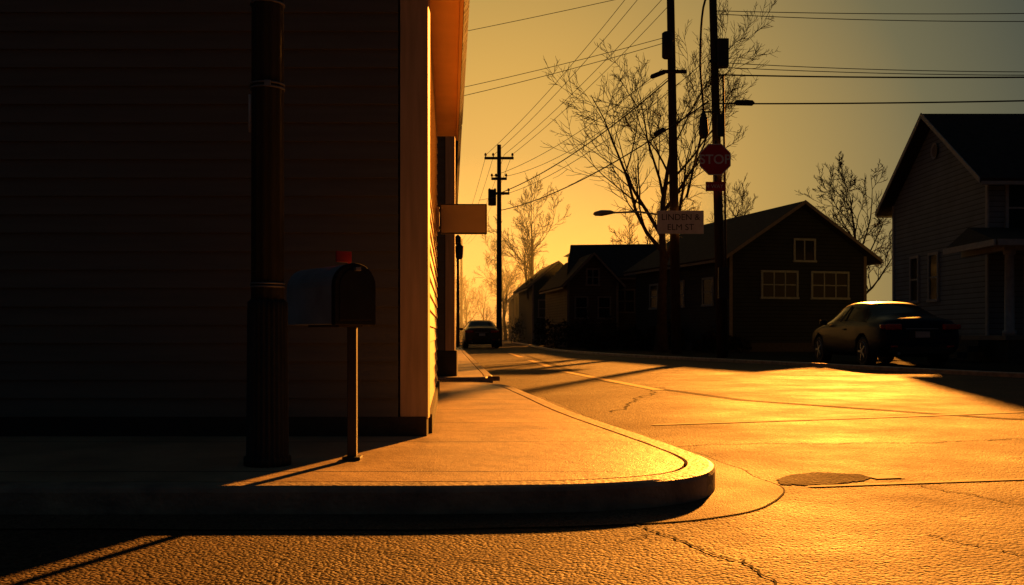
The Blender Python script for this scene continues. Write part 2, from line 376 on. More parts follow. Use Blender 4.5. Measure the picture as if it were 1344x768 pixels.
strip('painted_shadow_streak', [(6.6, 7.3), (4.3, 8.8), (2.6, 11.2), (1.5, 15.5), (1.1, 22), (.5, 34)], 0.14, 0.0030, M['tar_shadow'], ck, 0.25)  # dark strip painted on the road as a long cast shadow streak

# ------------------------------------------------------------------ near clapboard house
random.seed(3)
h1 = empty('clapboard_house')
EZ = 2.97
sang = math.atan2(0.998, -0.062)
def sideX(y): return -.517-.062*(y-6.14)
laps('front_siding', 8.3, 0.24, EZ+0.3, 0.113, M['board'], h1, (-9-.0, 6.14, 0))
box('front_core', (-4.9, 6.20, 1.65), (8.3, 0.1, 3.2), M['found'], h1)
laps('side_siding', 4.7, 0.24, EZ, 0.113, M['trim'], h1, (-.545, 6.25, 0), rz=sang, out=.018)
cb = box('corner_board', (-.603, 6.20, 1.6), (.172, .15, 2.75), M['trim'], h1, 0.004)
box('foundation', (-4.75, 6.22, 0.17), (8.45, 0.2, 0.14), M['found'], h1, 0.006)
box('foundation_side', ((-.53+sideX(10.8))/2-.03, 8.6, 0.17), (.10, 4.6, 0.14), M['found'], h1, 0.0, rot=(0, 0, sang-math.pi/2))
ye = 11.2
V = [(-9.2, 6.25, 0.1), (-.6, 6.25, 0.1), (-.92, ye, 0.1), (-9.2, ye, 0.1), (-9.2, 6.25, EZ), (-.6, 6.25, EZ), (-.92, ye, EZ), (-9.2, ye, EZ), (-4.9, 6.25, 5.6), (-4.9, ye, 5.6)]
mesh('walls', V, [(0, 1, 5, 8, 4), (1, 2, 6, 5), (2, 3, 7, 9, 6), (3, 0, 4, 7)], M['dark_siding'], h1)
E = lambda y, o: sideX(y)+o
def roofslab(name, a, b, c, d, th, mat, parent):
    V = [Vector(a), Vector(b), Vector(c), Vector(d)]; n = (V[1]-V[0]).cross(V[3]-V[0]).normalized()
    if n.z < 0: n = -n
    V2 = [v+n*th for v in V]
    o = mesh(name, V+V2, [(0, 1, 2, 3), (7, 6, 5, 4), (0, 1, 5, 4), (1, 2, 6, 5), (2, 3, 7, 6), (3, 0, 4, 7)], mat, parent); recalc(o); return o
roofslab('roof_right', (E(5.98, .235), 5.98, EZ+.1), (E(ye+.15, .235), ye+.15, EZ+.1), (-4.9, ye+.15, 5.75), (-4.9, 5.98, 5.75), .08, M['roof'], h1)
roofslab('roof_left', (-9.6, 5.98, EZ+.1), (-9.6, ye+.15, EZ+.1), (-4.9, ye+.15, 5.75), (-4.9, 5.98, 5.75), .08, M['roof'], h1)
V = [(E(6.0, -.05), 6.0, EZ), (E(6.0, .2), 6.0, EZ), (E(ye, .2), ye, EZ), (E(ye, -.05), ye, EZ)]
V = V+[(a, b, c+.03) for a, b, c in V]
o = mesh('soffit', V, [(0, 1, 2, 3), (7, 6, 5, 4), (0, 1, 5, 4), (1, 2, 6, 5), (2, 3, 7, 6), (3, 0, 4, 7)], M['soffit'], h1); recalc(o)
V = [(E(6.0, .202), 6.0, EZ-.05), (E(6.0, .225), 6.0, EZ-.05), (E(ye, .225), ye, EZ-.05), (E(ye, .202), ye, EZ-.05)]
V = V+[(a, b, c+.19) for a, b, c in V]
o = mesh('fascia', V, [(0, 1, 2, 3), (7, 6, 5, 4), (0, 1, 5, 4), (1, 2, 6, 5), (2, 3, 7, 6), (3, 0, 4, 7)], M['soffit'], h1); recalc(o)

# second building further down the same side
h2 = empty('clapboard_house.001')
laps('front_siding', 8.0, 0.5, 3.75, 0.12, M['board'], h2, (-9.0, 14.8, 0))
box('front_trim', (-.92, 14.85, 2.12), (.14, .16, 3.24), M['trim'], h2, 0.004)
box('base', (-4.9, 14.9, 0.3), (8.16, .26, .4), M['found'], h2, 0.01)
V = [(-9, 14.85, 0.1), (-.87, 14.85, 0.1), (-1.6, 26, 0.1), (-9, 26, 0.1), (-9, 14.85, 3.75), (-.87, 14.85, 3.75), (-1.6, 26, 3.75), (-9, 26, 3.75), (-5, 14.85, 6.2), (-5, 26, 6.2)]
mesh('walls', V, [(0, 1, 5, 8, 4), (1, 2, 6, 5), (2, 3, 7, 9, 6), (3, 0, 4, 7)], M['tan_siding'], h2)
roofslab('roof_right', (-.78, 14.6, 3.72), (-1.5, 26.3, 3.72), (-5, 26.3, 6.3), (-5, 14.6, 6.3), .09, M['roof'], h2)
roofslab('roof_left', (-9.4, 14.6, 3.72), (-9.4, 26.3, 3.72), (-5, 26.3, 6.3), (-5, 14.6, 6.3), .09, M['roof'], h2)
wl = empty('wall_lantern', (-.93, 17, 0))
box('bracket', (.0, 0, 2.32), (.12, .04, .04), M['metal'], wl)
tube('lamp_body', [(.03, 0, 2.02), (.03, 0, 2.05), (.03, 0, 2.24), (.03, 0, 2.29)], [.035, .06, .075, .02], M['metal'], wl, 8)

# projecting sign
ps = empty('projecting_sign', (0, 10.0, 0))
box('cabinet', (-.485, 0, 1.90), (.47, .07, .30), M['metal'], ps, 0.008)
box('face', (-.485, -.037, 1.90), (.445, .006, .275), M['signface'], ps, 0.002)
box('wall_mount', (-.745, 0, 1.90), (.03, .10, .24), M['trim'], ps, 0.004)
box('arm_top', (-.73, 0, 1.99), (.06, .03, .03), M['metal'], ps)
box('arm_bottom', (-.73, 0, 1.81), (.06, .03, .03), M['metal'], ps)

# ------------------------------------------------------------------ near fluted pole
np_ = empty('street_pole', (-1.176, 4.79, 0))
tube('fluted_base', [(0, 0, .119), (0, 0, .16), (0, 0, .165), (0, 0, .86), (0, 0, .90), (0, 0, .915)], [.112, .112, .1, .095, .094, .078], M['polepaint'], np_, 144, flute=24, fd=.009)
tube('shaft', [(0, 0, .9), (0, 0, 5.2)], [.079, .072], M['polepaint'], np_, 96, flute=12, fd=.004)
for i, z in enumerate((0.975, 0.99, 1.925, 1.945, 2.33)):
    tube('strap_%d' % i, [(0, 0, z-.004), (0, 0, z+.004)], [.0825, .0825], M['galv'], np_, 32)
box('buckle', (.02, -.084, 1.935), (.03, .012, .03), M['galv'], np_, .002)
tube('conduit', [(-.083, 0, 1.72), (-.083, 0, 1.9)], [.009, .009], M['signwhite'], np_, 8)

# ------------------------------------------------------------------ mailbox
mb = empty('mailbox', (-.80, 4.99, 0))
box('post', (0, 0, .45), (.046, .046, .68), M['metal'], mb, .004)
box('post_foot', (0, 0, .128), (.09, .09, .016), M['metal'], mb, .003)
br = empty('box_group', (-.035, .0, .795), R(36)); br.parent = mb
def arch(w, h0, h1, n=14, s=1.0):
    pts = [(-w*s, 0), (-w*s, h0)]
    for i in range(1, n): 
        t = math.pi*(1-i/n); pts.append((w*s*math.cos(t), h0+(h1-h0)*math.sin(t)))
    pts += [(w*s, h0), (w*s, 0)]
    return pts
pr = arch(.108, .19, .30)
ys = [-.085, .48]
V = [(x, y, z) for y in ys for x, z in pr]; n = len(pr)
F = [(i, (i+1) % n, n+(i+1) % n, n+i) for i in range(n)]+[tuple(range(n, 2*n))]
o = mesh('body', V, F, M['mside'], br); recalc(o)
b = o.modifiers.new('b', 'BEVEL'); b.width = .004; b.limit_method = 'ANGLE'; b.segments = 2
pr2 = [(x*1.04, z*1.02-.003) for x, z in pr]
V = [(x, y, z) for y in (-.112, -.07) for x, z in pr2]
F = [(i, (i+1) % n, n+(i+1) % n, n+i) for i in range(n)]+[tuple(range(n, 2*n)), tuple(range(n))[::-1]]
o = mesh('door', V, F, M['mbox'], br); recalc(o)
b = o.modifiers.new('b', 'BEVEL'); b.width = .005; b.limit_method = 'ANGLE'; b.segments = 2
pr3 = [(x*.82, .02+z*.86) for x, z in pr]
V = [(x, y, z) for y in (-.117, -.11) for x, z in pr3]
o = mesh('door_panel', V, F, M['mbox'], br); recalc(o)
b = o.modifiers.new('b', 'BEVEL'); b.width = .003; b.limit_method = 'ANGLE'; b.segments = 2
box('latch', (0, -.128, .272), (.03, .03, .018), M['galv'], br, .003)
for z in (.07, .13):
    V = [(x*1.012, y, zz*1.006) for y in (.02+z*2, .028+z*2) for x, zz in pr]
    o = mesh('rib', V, [(i, (i+1) % n, n+(i+1) % n, n+i) for i in range(1, n-2)], M['mside'], br); recalc(o)
box('base_plate', (0, .12, -.006), (.13, .36, .012), M['metal'], br, .002)
box('flag_stem', (.03, .02, .31), (.012, .01, .05), M['red'], br, .001)
box('flag_tab', (.0, .02, .342), (.085, .012, .055), M['red'], br, .002)

# ------------------------------------------------------------------ utility poles
def pole(name, base, top, r0, r1):
    e = empty(name, (base[0], base[1], 0))
    tx, ty = top[0]-base[0], top[1]-base[1]
    tube('shaft', [(0, 0, -.1), (tx*.5, ty*.5, top[2]*.5), (tx, ty, top[2])], [r0, (r0+r1)/2, r1], M['wood'], e, 14)
    return e
def insul(parent, x, y, z, s=1.0):
    tube('insulator', [(x, y, z), (x, y, z+.05*s), (x, y, z+.06*s), (x, y, z+.12*s), (x, y, z+.16*s)], [.02*s, .02*s, .055*s, .05*s, .03*s], M['metal'], parent, 8)

pR = pole('utility_pole', (6.75, 32), (6.42, 32, 13.0), .16, .115)
box('bracket', (-.2, -.2, 9.45), (.5, .08, .08), M['metal'], pR)
box('transformer_box', (-.02, -.2, 9.7), (.34, .3, .9), M['metal'], pR, .02)
box('meter_box', (0, -.22, 2.36), (.34, .22, 1.0), M['metal'], pR, .02)
box('conduit_box', (-.1, -.22, 7.4), (.22, .2, .7), M['metal'], pR, .02)
tube('conduit', [(.12, -.17, 0), (.06, -.17, 5.0), (.0, -.17, 9.0)], [.035]*3, M['metal'], pR, 8)
dc = catmull([Vector(p) for p in ((-.25, -.1, 12.0), (-.62, -.1, 11.2), (-.72, -.1, 9.4), (-.62, -.1, 7.6), (-.95, -.1, 6.0), (-1.15, -.1, 5.1))], 5)
tube('drip_cable', dc, [.035]*len(dc), M['black'], pR, 8)
box('crossarm', (-.2, -.15, 12.4), (1.3, .1, .12), M['wood'], pR)
for x in (-.75, -.4, .3): insul(pR, x, -.15, 12.46)
tube('lightning_arrester', [(-.62, -.15, 7.0), (-.62, -.15, 7.15), (-.62, -.15, 7.6), (-.62, -.15, 7.9)], [.1, .16, .13, .04], M['metal'], pR, 12)
box('arrester_arm', (-.35, -.12, 7.85), (.6, .05, .05), M['metal'], pR)

ss = empty('stop_sign', (6.47, 31.72, 6.30))
def octo(name, r, y0, y1, mat):
    V = [(r*math.cos(R(22.5+45*i)), y, r*math.sin(R(22.5+45*i))) for y in (y0, y1) for i in range(8)]
    F = [(i, (i+1) % 8, 8+(i+1) % 8, 8+i) for i in range(8)]+[tuple(range(8)), tuple(range(8, 16))[::-1]]
    o = mesh(name, V, F, mat, ss); recalc(o); return o
octo('border', .54, -.005, .005, M['signwhite']); octo('panel', .505, -.009, -.0052, M['stopred'])
text_mesh('lettering', 'STOP', .42, M['signwhite'], ss, (0, -.013, -.01), (R(90), 0, 0), bold=.006)
box('supplementary_plate', (.0, 0, -.86), (.60, .01, .30), M['stopred'], ss)
text_mesh('plate_lettering', '4 WAY', .17, M['signwhite'], ss, (0, -.008, -.86), (R(90), 0, 0))
box('mount', (.02, .04, -.2), (.06, .05, 1.6), M['metal'], ss)

pL = pole('utility_pole.001', (6.28, 38), (6.02, 38, 15.4), .19, .14)
tube('transformer', [(-.38, -.2, 11.2), (-.38, -.2, 11.25), (-.38, -.2, 12.15), (-.38, -.2, 12.2)], [.16, .21, .21, .15], M['metal'], pL, 16)
box('crossarm', (0, -.2, 14.2), (2.2, .1, .13), M['wood'], pL)
for x in (-1.0, -.5, .5, 1.0): insul(pL, x, -.2, 14.27, 1.2)
box('cable_arm', (-.1, -.2, 10.7), (.9, .1, .12), M['wood'], pL)
sl = empty('street_lamp', (6.2, 37.8, 0))
tube('arm', [(0, 0, 5.0), (-.5, 0, 5.25), (-1.4, 0, 5.38), (-2.4, 0, 5.34)], [.035]*4, M['galv'], sl, 8)
tube('lamp_head', [(-2.3, 0, 5.35), (-2.45, 0, 5.36), (-2.8, 0, 5.33), (-3.05, 0, 5.30), (-3.12, 0, 5.29)], [.03, .08, .12, .08, .02], M['galv'], sl, 12)
sb = empty('street_sign', (6.38, 37.7, 4.97))
box('board', (0, 0, 0), (1.76, .04, .88), M['signwhite'], sb, .01)
text_mesh('line_1', 'LINDEN &', .33, M['metal'], sb, (0, -.025, .18), (R(90), 0, 0))
text_mesh('line_2', 'ELM ST', .33, M['metal'], sb, (0, -.025, -.2), (R(90), 0, 0))
box('rail', (0, .04, 0), (1.5, .04, .06), M['metal'], sb)

pF = pole('utility_pole.002', (-.75, 58), (-.75, 58, 11.75), .17, .12)
for z, w in ((10.95, 1.7), (9.75, .9), (8.9, 1.2)):
    box('crossarm', (0, -.15, z), (w, .12, .14), M['wood'], pF)
    for x in (-w*.46, -w*.2, w*.46): insul(pF, x, -.15, z+.07, 1.4)
tube('transformer', [(-.4, -.2, 8.2), (-.4, -.2, 9.1)], [.24, .24], M['metal'], pF, 14)
pole('utility_pole.003', (-6.0, 118), (-6.0, 118, 12), .17, .13)
pole('utility_pole.004', (13.5, -6), (13.5, -6, 11), .17, .12)
pole('utility_pole.005', (27, 28), (27, 28, 10.5), .17, .12)
pole('utility_pole.006', (1.9, 92), (1.9, 92, 9.5), .15, .12)

tp = empty('lamp_post', (-2.55, 47, 0))
tube('post', [(0, 0, .1), (0, 0, 5.0)], [.09, .06], M['metal'], tp, 10)
tube('lantern', [(0, 0, 4.9), (0, 0, 4.98), (0, 0, 5.3), (0, 0, 5.42)], [.05, .14, .17, .03], M['metal'], tp, 8)

def wires(name, L, r, mat):
    cu = bpy.data.curves.new(name, 'CURVE'); cu.dimensions = '3D'; cu.bevel_depth = r; cu.bevel_resolution = 1
    for a, b, sag in L:
        sp = cu.splines.new('POLY'); n = 20; sp.points.add(n)
        for i in range(n+1):
            t = i/n; p = Vector(a).lerp(Vector(b), t); p.z -= sag*4*t*(1-t); sp.points[i].co = (*p, 1)
    cu.materials.append(mat); o = bpy.data.objects.new(name, cu); col.objects.link(o)
F0 = (-.75, 57.85)
wl_ = []
for dx, fx, in ((-1.0, -.75), (-.5, -.3), (.5, .3), (1.0, .75)):
    wl_.append(((6.05+dx, 37.8, 14.4), (F0[0]+fx, 57.85, 11.15), .35))
    wl_.append(((6.05+dx, 37.8, 14.4), (13.5+dx*.3, -6, 11+dx*.1), .5))
    wl_.append(((F0[0]+fx, 57.85, 11.15), (-6+fx, 118, 11.4), .9))
wl_ += [((5.7, 37.8, 10.8), (F0[0]-.4, 57.85, 9.9), .5), ((6.3, 37.8, 10.8), (F0[0]+.4, 57.85, 9.9), .7),
        ((6.2, 31.9, 9.5), (-2, 60, 8.8), .9),
        ((6.4, 31.9, 11.1), (27, 28, 10.2), .25), ((6.4, 31.9, 11.0), (27, 28, 10.0), .35),
        ((6.4, 31.9, 9.45), (27, 28, 8.5), .35), ((6.4, 31.9, 9.3), (27, 28, 8.35), .3),
        ((6.0, 37.8, 13.9), (-30, 60, 15.0), .6), ((6.0, 38, 11.9), (-14, 44, 9.1), .4), ((6.0, 38, 12.1), (-25, 55, 11.5), .9)]
wires('power_lines', wl_, .012, M['black'])
wires('telephone_cables', [((6.4, 31.9, 9.05), (27, 28, 8.3), .2), ((6.4, 31.9, 8.12), (27, 28, 7.75), .15),
      ((6.3, 31.9, 8.2), (F0[0], 57.85, 7.9), .55), ((6.2, 37.8, 10.6), (F0[0], 57.85, 8.9), .5)], .024, M['black'])
def blob(name, p, d):
    e = empty(name, p)
    d = Vector(d).normalized(); tube('sleeve', [d*-.32, d*-.25, d*.25, d*.32], [.03, .09, .09, .03], M['black'], e, 10)
blob('cable_splice', (5.55, 37.8, 10.6), (-1, .2, -.35)); blob('cable_splice.001', (7.4, 31.7, 8.1), (1, 0, -.02)); blob('cable_splice.002', (5.3, 35.8, 8.0), (-1, 2, -.35))

# ------------------------------------------------------------------ bare trees
def build_tree(seed, h, r, levels=4, kids=7, spread=0.75, first=0.3, twig=0.009, trunk=.82, cl0=.62):
    rnd = random.Random(seed); V = []; F = []
    def branch(p, d, L, r, lv, rad_end):
        ns = 8 if lv == 0 else (6 if lv < 3 else 3)
        sides = 8 if lv == 0 else (5 if lv == 1 else 3)
        pts = [p.copy()]; ds = [d.copy()]
        cur = p.copy(); dd = d.copy()
        for i in range(ns):
            w = 0.10 if lv == 0 else (.2 if lv < 3 else .13)
            dd = (dd+Vector((rnd.uniform(-w, w), rnd.uniform(-w, w), rnd.uniform(-w, w)+(.0 if lv == 0 else .09)))).normalized()
            cur = cur+dd*L/ns; pts.append(cur.copy()); ds.append(dd.copy())
        base = len(V)
        for i, q in enumerate(pts):
            t = i/ns; rr = max(twig*.5, r*(1-t)+rad_end*t)
            if lv == 0 and i == 0: rr *= 1.35
            ref = Vector((1, 0, 0)) if abs(ds[i].z) > .7 else Vector((0, 0, 1))
            a = ds[i].cross(ref).normalized(); b = ds[i].cross(a)
            for k in range(sides):
                an = 2*math.pi*k/sides; V.append(q+a*rr*math.cos(an)+b*rr*math.sin(an))
        for i in range(ns):
            for k in range(sides):
                k2 = (k+1) % sides; F.append((base+i*sides+k, base+i*sides+k2, base+(i+1)*sides+k2, base+(i+1)*sides+k))
        if lv >= levels: return
        nk = kids+(2 if lv == 0 else 0)-(1 if lv > 1 else 0)-(1 if lv > 2 else 0)
        for j in range(nk):
            f0 = first if lv == 0 else .15
            t = f0+(1-f0)*(j+rnd.random()*.8)/nk
            t = min(t, .99); i = min(int(t*ns), ns-1); q = pts[i].lerp(pts[i+1], t*ns-i)
            ph = rnd.uniform(0, 6.283); ref = Vector((1, 0, 0)) if abs(ds[i].z) > .7 else Vector((0, 0, 1))
            a = ds[i].cross(ref).normalized(); b = ds[i].cross(a)
            side = (a*math.cos(ph)+b*math.sin(ph)); ang = rnd.uniform(.45, .9)*spread
            nd = (ds[i]*math.cos(ang)+side*math.sin(ang)).normalized()
            rr = r*(1-t)+rad_end*t
            cl = L*(cl0 if lv == 0 else (.62 if lv < 2 else .5))*(1.05-.5*t)*rnd.uniform(.7, 1.2)
            branch(q, nd, cl, max(twig, rr*.6), lv+1, max(twig*.5, rr*.1))
    branch(Vector((0, 0, 0)), Vector((0, 0, 1)), h*trunk, r, 0, r*.12)
    me = bpy.data.meshes.new('bare_tree_mesh'); me.from_pydata([tuple(v) for v in V], [], F); me.materials.append(M['bark'])
    for p in me.polygons: p.use_smooth = True
    return me
T = [build_tree(11, 13.8, .27, 4, 8, 1.0, .34, .012, .78, .70), build_tree(5, 9, .16, 4, 7, .95, .22, .012), build_tree(23, 8, .15, 4, 7, 1.05, .18, .013)]
def put_tree(i, x, y, s, rz, sz=None):
    o = bpy.data.objects.new('bare_tree', T[i]); col.objects.link(o); o.location = (x, y, -.05); o.scale = (s, s, sz or s); o.rotation_euler = (0, 0, rz)
put_tree(0, 6.3, 42, .95, 1.0+math.pi)
put_tree(1, 1.5, 76, 1.35, .4)
put_tree(2, 9.2, 70, 1.25, 2.0)
put_tree(1, 17.5, 75, 1.3, 3.0)
put_tree(2, 21.3, 62, 1.45, 4.1)
put_tree(1, 12.5, 85, 1.2, 5.2)
put_tree(1, -.6, 95, 1.1, 2.9)
def merged(name, items):
    V = []; F = []
    for i, x, y, s, rz in items:
        me = T[i]; b = len(V); m = Matrix.Translation((x, y, 0)) @ Matrix.Rotation(rz, 4, 'Z') @ Matrix.Scale(s, 4)
        V += [m @ v.co for v in me.vertices]; F += [tuple(b+k for k in p.vertices) for p in me.polygons]
    return mesh(name, V, F, M['bark'])
rnd = random.Random(4)
merged('distant_trees', [(rnd.choice((1, 2)), -14+i*2.2+rnd.uniform(-1, 1), 125+rnd.uniform(-12, 25), rnd.uniform(.75, 1.15), rnd.uniform(0, 6)) for i in range(12)])

def shrub(name, x, y, w, d, h, seed, n=1400):
    rn = random.Random(seed); V = []; F = []
    for i in range(n):
        a = rn.uniform(0, 6.28); rr = math.sqrt(rn.random()); px = math.cos(a)*rr*w/2; py = math.sin(a)*rr*d/2
        hh = h*(1-.55*rr*rr)*(.75+.45*noise.noise(Vector((px*1.3+seed, py*1.3, 0)))); pz = hh*rn.random()**.6
        s = rn.uniform(.05, .13); b = len(V)
        for k in range(3): V.append((px+rn.uniform(-s, s), py+rn.uniform(-s, s), pz+rn.uniform(-s, s)))
        F.append((b, b+1, b+2))
    mesh(name, V, F, M['shrub'], loc=(x, y, -.03))
for i, (x, y, w, d, h) in enumerate([(3.4, 50, 3, 2, 2.2), (5.0, 48, 3, 2, 1.9), (2.8, 60, 3, 4, 2.8), (7.2, 47, 2.6, 2, 1.5), (8.6, 41, 2.4, 1.4, 1.1), (1.9, 80, 4, 5, 3.5), (.6, 100, 4, 5, 3.5), (-8.5, 120, 8, 6, 4), (-4, 150, 14, 6, 4.5)]):
    shrub('shrub', x, y, w, d, h, i, int(700*w))

# ------------------------------------------------------------------ houses
def window(parent, face, u, z, w, h, W, D, mat, mull=1, hbar=1):
    g = empty('window', (0, 0, 0)); g.parent = parent
    if face == 'front': g.location = (u, 0, z)
    elif face == 'left': g.location = (-W/2, u, z); g.rotation_euler = (0, 0, -math.pi/2)
    else: g.location = (W/2, u, z); g.rotation_euler = (0, 0, math.pi/2)
    t = .09
    box('glass', (0, -.012, 0), (w, .02, h), M['glass'], g)
    box('head', (0, -.03, h/2+t/2), (w+2*t, .06, t), mat, g); box('sill', (0, -.045, -h/2-t/2), (w+2*t+.06, .09, t), mat, g)
    box('jamb', (-w/2-t/2, -.03, 0), (t, .058, h), mat, g); box('jamb_2', (w/2+t/2, -.03, 0), (t, .058, h), mat, g)
    for i in range(mull): box('mullion', (-w/2+w*(i+1)/(mull+1), -.026, 0), (.06, .02, h), mat, g)
    for i in range(hbar): box('rail', (0, -.0255, -h/2+h*(i+1)/(hbar+1)), (w, .017, .05), mat, g)

def house(name, loc, rz, W, D, wh, rh, smat, tmat, ov=.4, gov=.4, found=.35):
    e = empty(name, loc, rz)
    V = [(-W/2, 0, found), (W/2, 0, found), (W/2, D, found), (-W/2, D, found), (-W/2, 0, wh), (W/2, 0, wh), (W/2, D, wh), (-W/2, D, wh), (0, 0, wh+rh), (0, D, wh+rh)]
    mesh('walls', V, [(0, 1, 5, 8, 4), (1, 2, 6, 5), (2, 3, 7, 9, 6), (3, 0, 4, 7)], smat, e)
    box('foundation', (0, D/2, found/2-.1), (W+.04, D+.04, found+.2), M['found'], e)
    sl_ = rh/(W/2); dz = ov*sl_
    roofslab('roof_left', (-W/2-ov, -gov, wh-dz), (-W/2-ov, D+gov, wh-dz), (0, D+gov, wh+rh), (0, -gov, wh+rh), .14, M['roof'], e)
    roofslab('roof_right', (W/2+ov, -gov, wh-dz), (W/2+ov, D+gov, wh-dz), (0, D+gov, wh+rh), (0, -gov, wh+rh), .14, M['roof'], e)
    for s in (-1, 1):
        a = Vector((s*(W/2+ov+.02), -gov-.03, wh-dz-.02)); b = Vector((0, -gov-.03, wh+rh+.0))
        V = [a, b, b+Vector((0, 0, .16)), a+Vector((0, 0, .16))]; V += [v+Vector((0, .028, 0)) for v in V]
        o = mesh('barge_board', V, [(0, 1, 2, 3), (7, 6, 5, 4), (0, 1, 5, 4), (1, 2, 6, 5), (2, 3, 7, 6), (3, 0, 4, 7)], tmat, e); recalc(o)
        box('corner_trim', (s*(W/2-.05), -.015, (found+wh)/2), (.14, .05, wh-found), tmat, e)
        box('fascia', (s*(W/2+ov+.01), D/2, wh-dz+.02), (.04, D+gov*1.9, .16), tmat, e)
    return e

wh = house('white_house', (13.45, 31.6, 0), R(-90), 7.0, 12, 5.25, 2.35, M['white_siding'], M['white'], .45, .45, .7)
window(wh, 'front', 1.0-2.6, 2.55, .55, 1.4, 7, 12, M['white'], 0, 1)
window(wh, 'front', -.1, 2.55, .6, 1.4, 7, 12, M['white'], 0, 1)
g = empty('round_vent', (-.0, -.03, 6.55)); g.parent = wh
V = [(.26*math.cos(2*math.pi*i/20)*s, -.03*(s > .9), .26*math.sin(2*math.pi*i/20)*s) for s in (1.0, .75) for i in range(20)]
mesh('rim', V, [(i, (i+1) % 20, 20+(i+1) % 20, 20+i) for i in range(20)], M['white'], g); mesh('louvre', [(v[0]*.99, -.005, v[2]*.99) for v in V[20:]], [tuple(range(20))], M['grey_trim'], g)
for i in range(3): window(wh, 'right', 1.2+i*3.2, 4.3, 1.3, 1.35, 7, 12, M['white'], 1, 1)
for i in range(2): window(wh, 'right', 4.5+i*3, 2.3, 1.1, 1.5, 7, 12, M['white'], 0, 1)
box('door', (3.52, 1.6, 1.75), (.06, 1.0, 2.05), M['grey_trim'], wh, .01)
box('door_frame', (3.505, 1.6, 1.8), (.03, 1.25, 2.25), M['white'], wh)
box('porch_floor', (4.82, 2.9, .64), (2.55, 7.4, .12), M['grey_trim'], wh, .01)
box('porch_skirt', (4.82, 2.9, .28), (2.4, 7.2, .58), M['found'], wh)
for y in (-.62, 2.0, 4.4, 6.4):
    tube('porch_column', [(5.92, y, .7), (5.92, y, .82), (5.92, y, .84), (5.92, y, 2.78), (5.92, y, 2.8), (5.92, y, 2.92)], [.17, .17, .125, .11, .15, .15], M['white'], wh, 16)
box('porch_beam', (5.92, 2.9, 3.0), (.2, 7.4, .2), M['white'], wh); box('porch_beam_side', (4.65, -.68, 3.0), (2.3, .2, .2), M['white'], wh)
V = [(3.45, -.55, 3.75), (3.45, 6.9, 3.75), (6.5, 7.0, 3.1), (6.5, -1.25, 3.1), (3.45, -1.25, 3.1), (3.45, 7.0, 3.1)]
o = mesh('porch_roof', V, [(0, 1, 2, 3), (0, 3, 4), (3, 2, 5, 4), (1, 5, 2)], M['roof'], wh); recalc(o)
box('porch_fascia', (6.5, 2.9, 3.06), (.05, 8.2, .16), M['white'], wh); box('porch_fascia_side', (4.98, -1.26, 3.06), (3.0, .05, .16), M['white'], wh)
for i in range(4): box('porch_step', (4.6, -1.0-.28*(3-i), .08+.16*i-.06), (1.4, .28, .16), M['found'], wh)
box('chimney', (1.2, 6, 7.4), (.7, .7, 1.8), M['found'], wh, .01)

dh = house('dark_gabled_house', (12.4, 43.0, 0), R(15), 6.6, 10.5, 4.15, 2.15, M['dark_siding'], M['grey_trim'], .45, .5)
window(dh, 'front', .25, 4.35, .9, .85, 6.6, 10, M['dimtrim'], 1, 0)
window(dh, 'front', -.95, 2.85, 1.6, 1.05, 6.6, 10, M['dimtrim'], 2, 1)
window(dh, 'front', 1.5, 2.85, 1.7, 1.05, 6.6, 10, M['dimtrim'], 2, 1)
for i in range(3): window(dh, 'left', 2+i*3, 2.6, .9, 1.1, 6.6, 10, M['dimtrim'], 0, 1)

fh = house('cottage', (9.8, 59.5, 0), R(83), 6.5, 6.0, 4.1, 1.9, M['tan_siding'], M['grey_trim'], .4, .3)
fh2 = house('gabled_house', (4.5, 55.5, 0), R(8), 2.9, 7, 3.6, 1.5, M['tan_siding'], M['grey_trim'], .3, .4)
window(fh2, 'front', 0, 3.9, .6, .8, 2.9, 8, M['grey_trim'], 1, 1); window(fh2, 'front', -.65, 2.2, .6, 1.1, 2.9, 8, M['grey_trim'], 0, 1); window(fh2, 'front', .65, 2.2, .6, 1.1, 2.9, 8, M['grey_trim'], 0, 1)
window(fh, 'left', 3, 2.6, 1.0, 1.2, 6.5, 6, M['grey_trim'], 1, 1); window(fh, 'left', 1, 2.6, 1.0, 1.2, 6.5, 6, M['grey_trim'], 1, 1)
fh3 = house('gabled_house.001', (3.4, 74, 0), R(6), 3.8, 9, 4.4, 1.6, M['dark_siding'], M['grey_trim'], .4, .4)
window(fh3, 'front', 0, 4.4, .8, 1, 5, 9, M['grey_trim'], 1, 1); window(fh3, 'front', -1.0, 2.6, .8, 1.2, 5, 9, M['grey_trim'], 0, 1)
box('turret', (1.6, .3, 5.4), (1.4, 1.4, 2.2), M['tan_siding'], fh3, .02)
tube('turret_roof', [(1.6, .3, 6.5), (1.6, .3, 7.1)], [1.15, .1], M['roof'], fh3, 4, smooth=False)
fh4 = house('barn', (2.2, 96, 0), R(4), 4, 8, 4.2, 2.0, M['dark_siding'], M['grey_trim'], .3, .3)

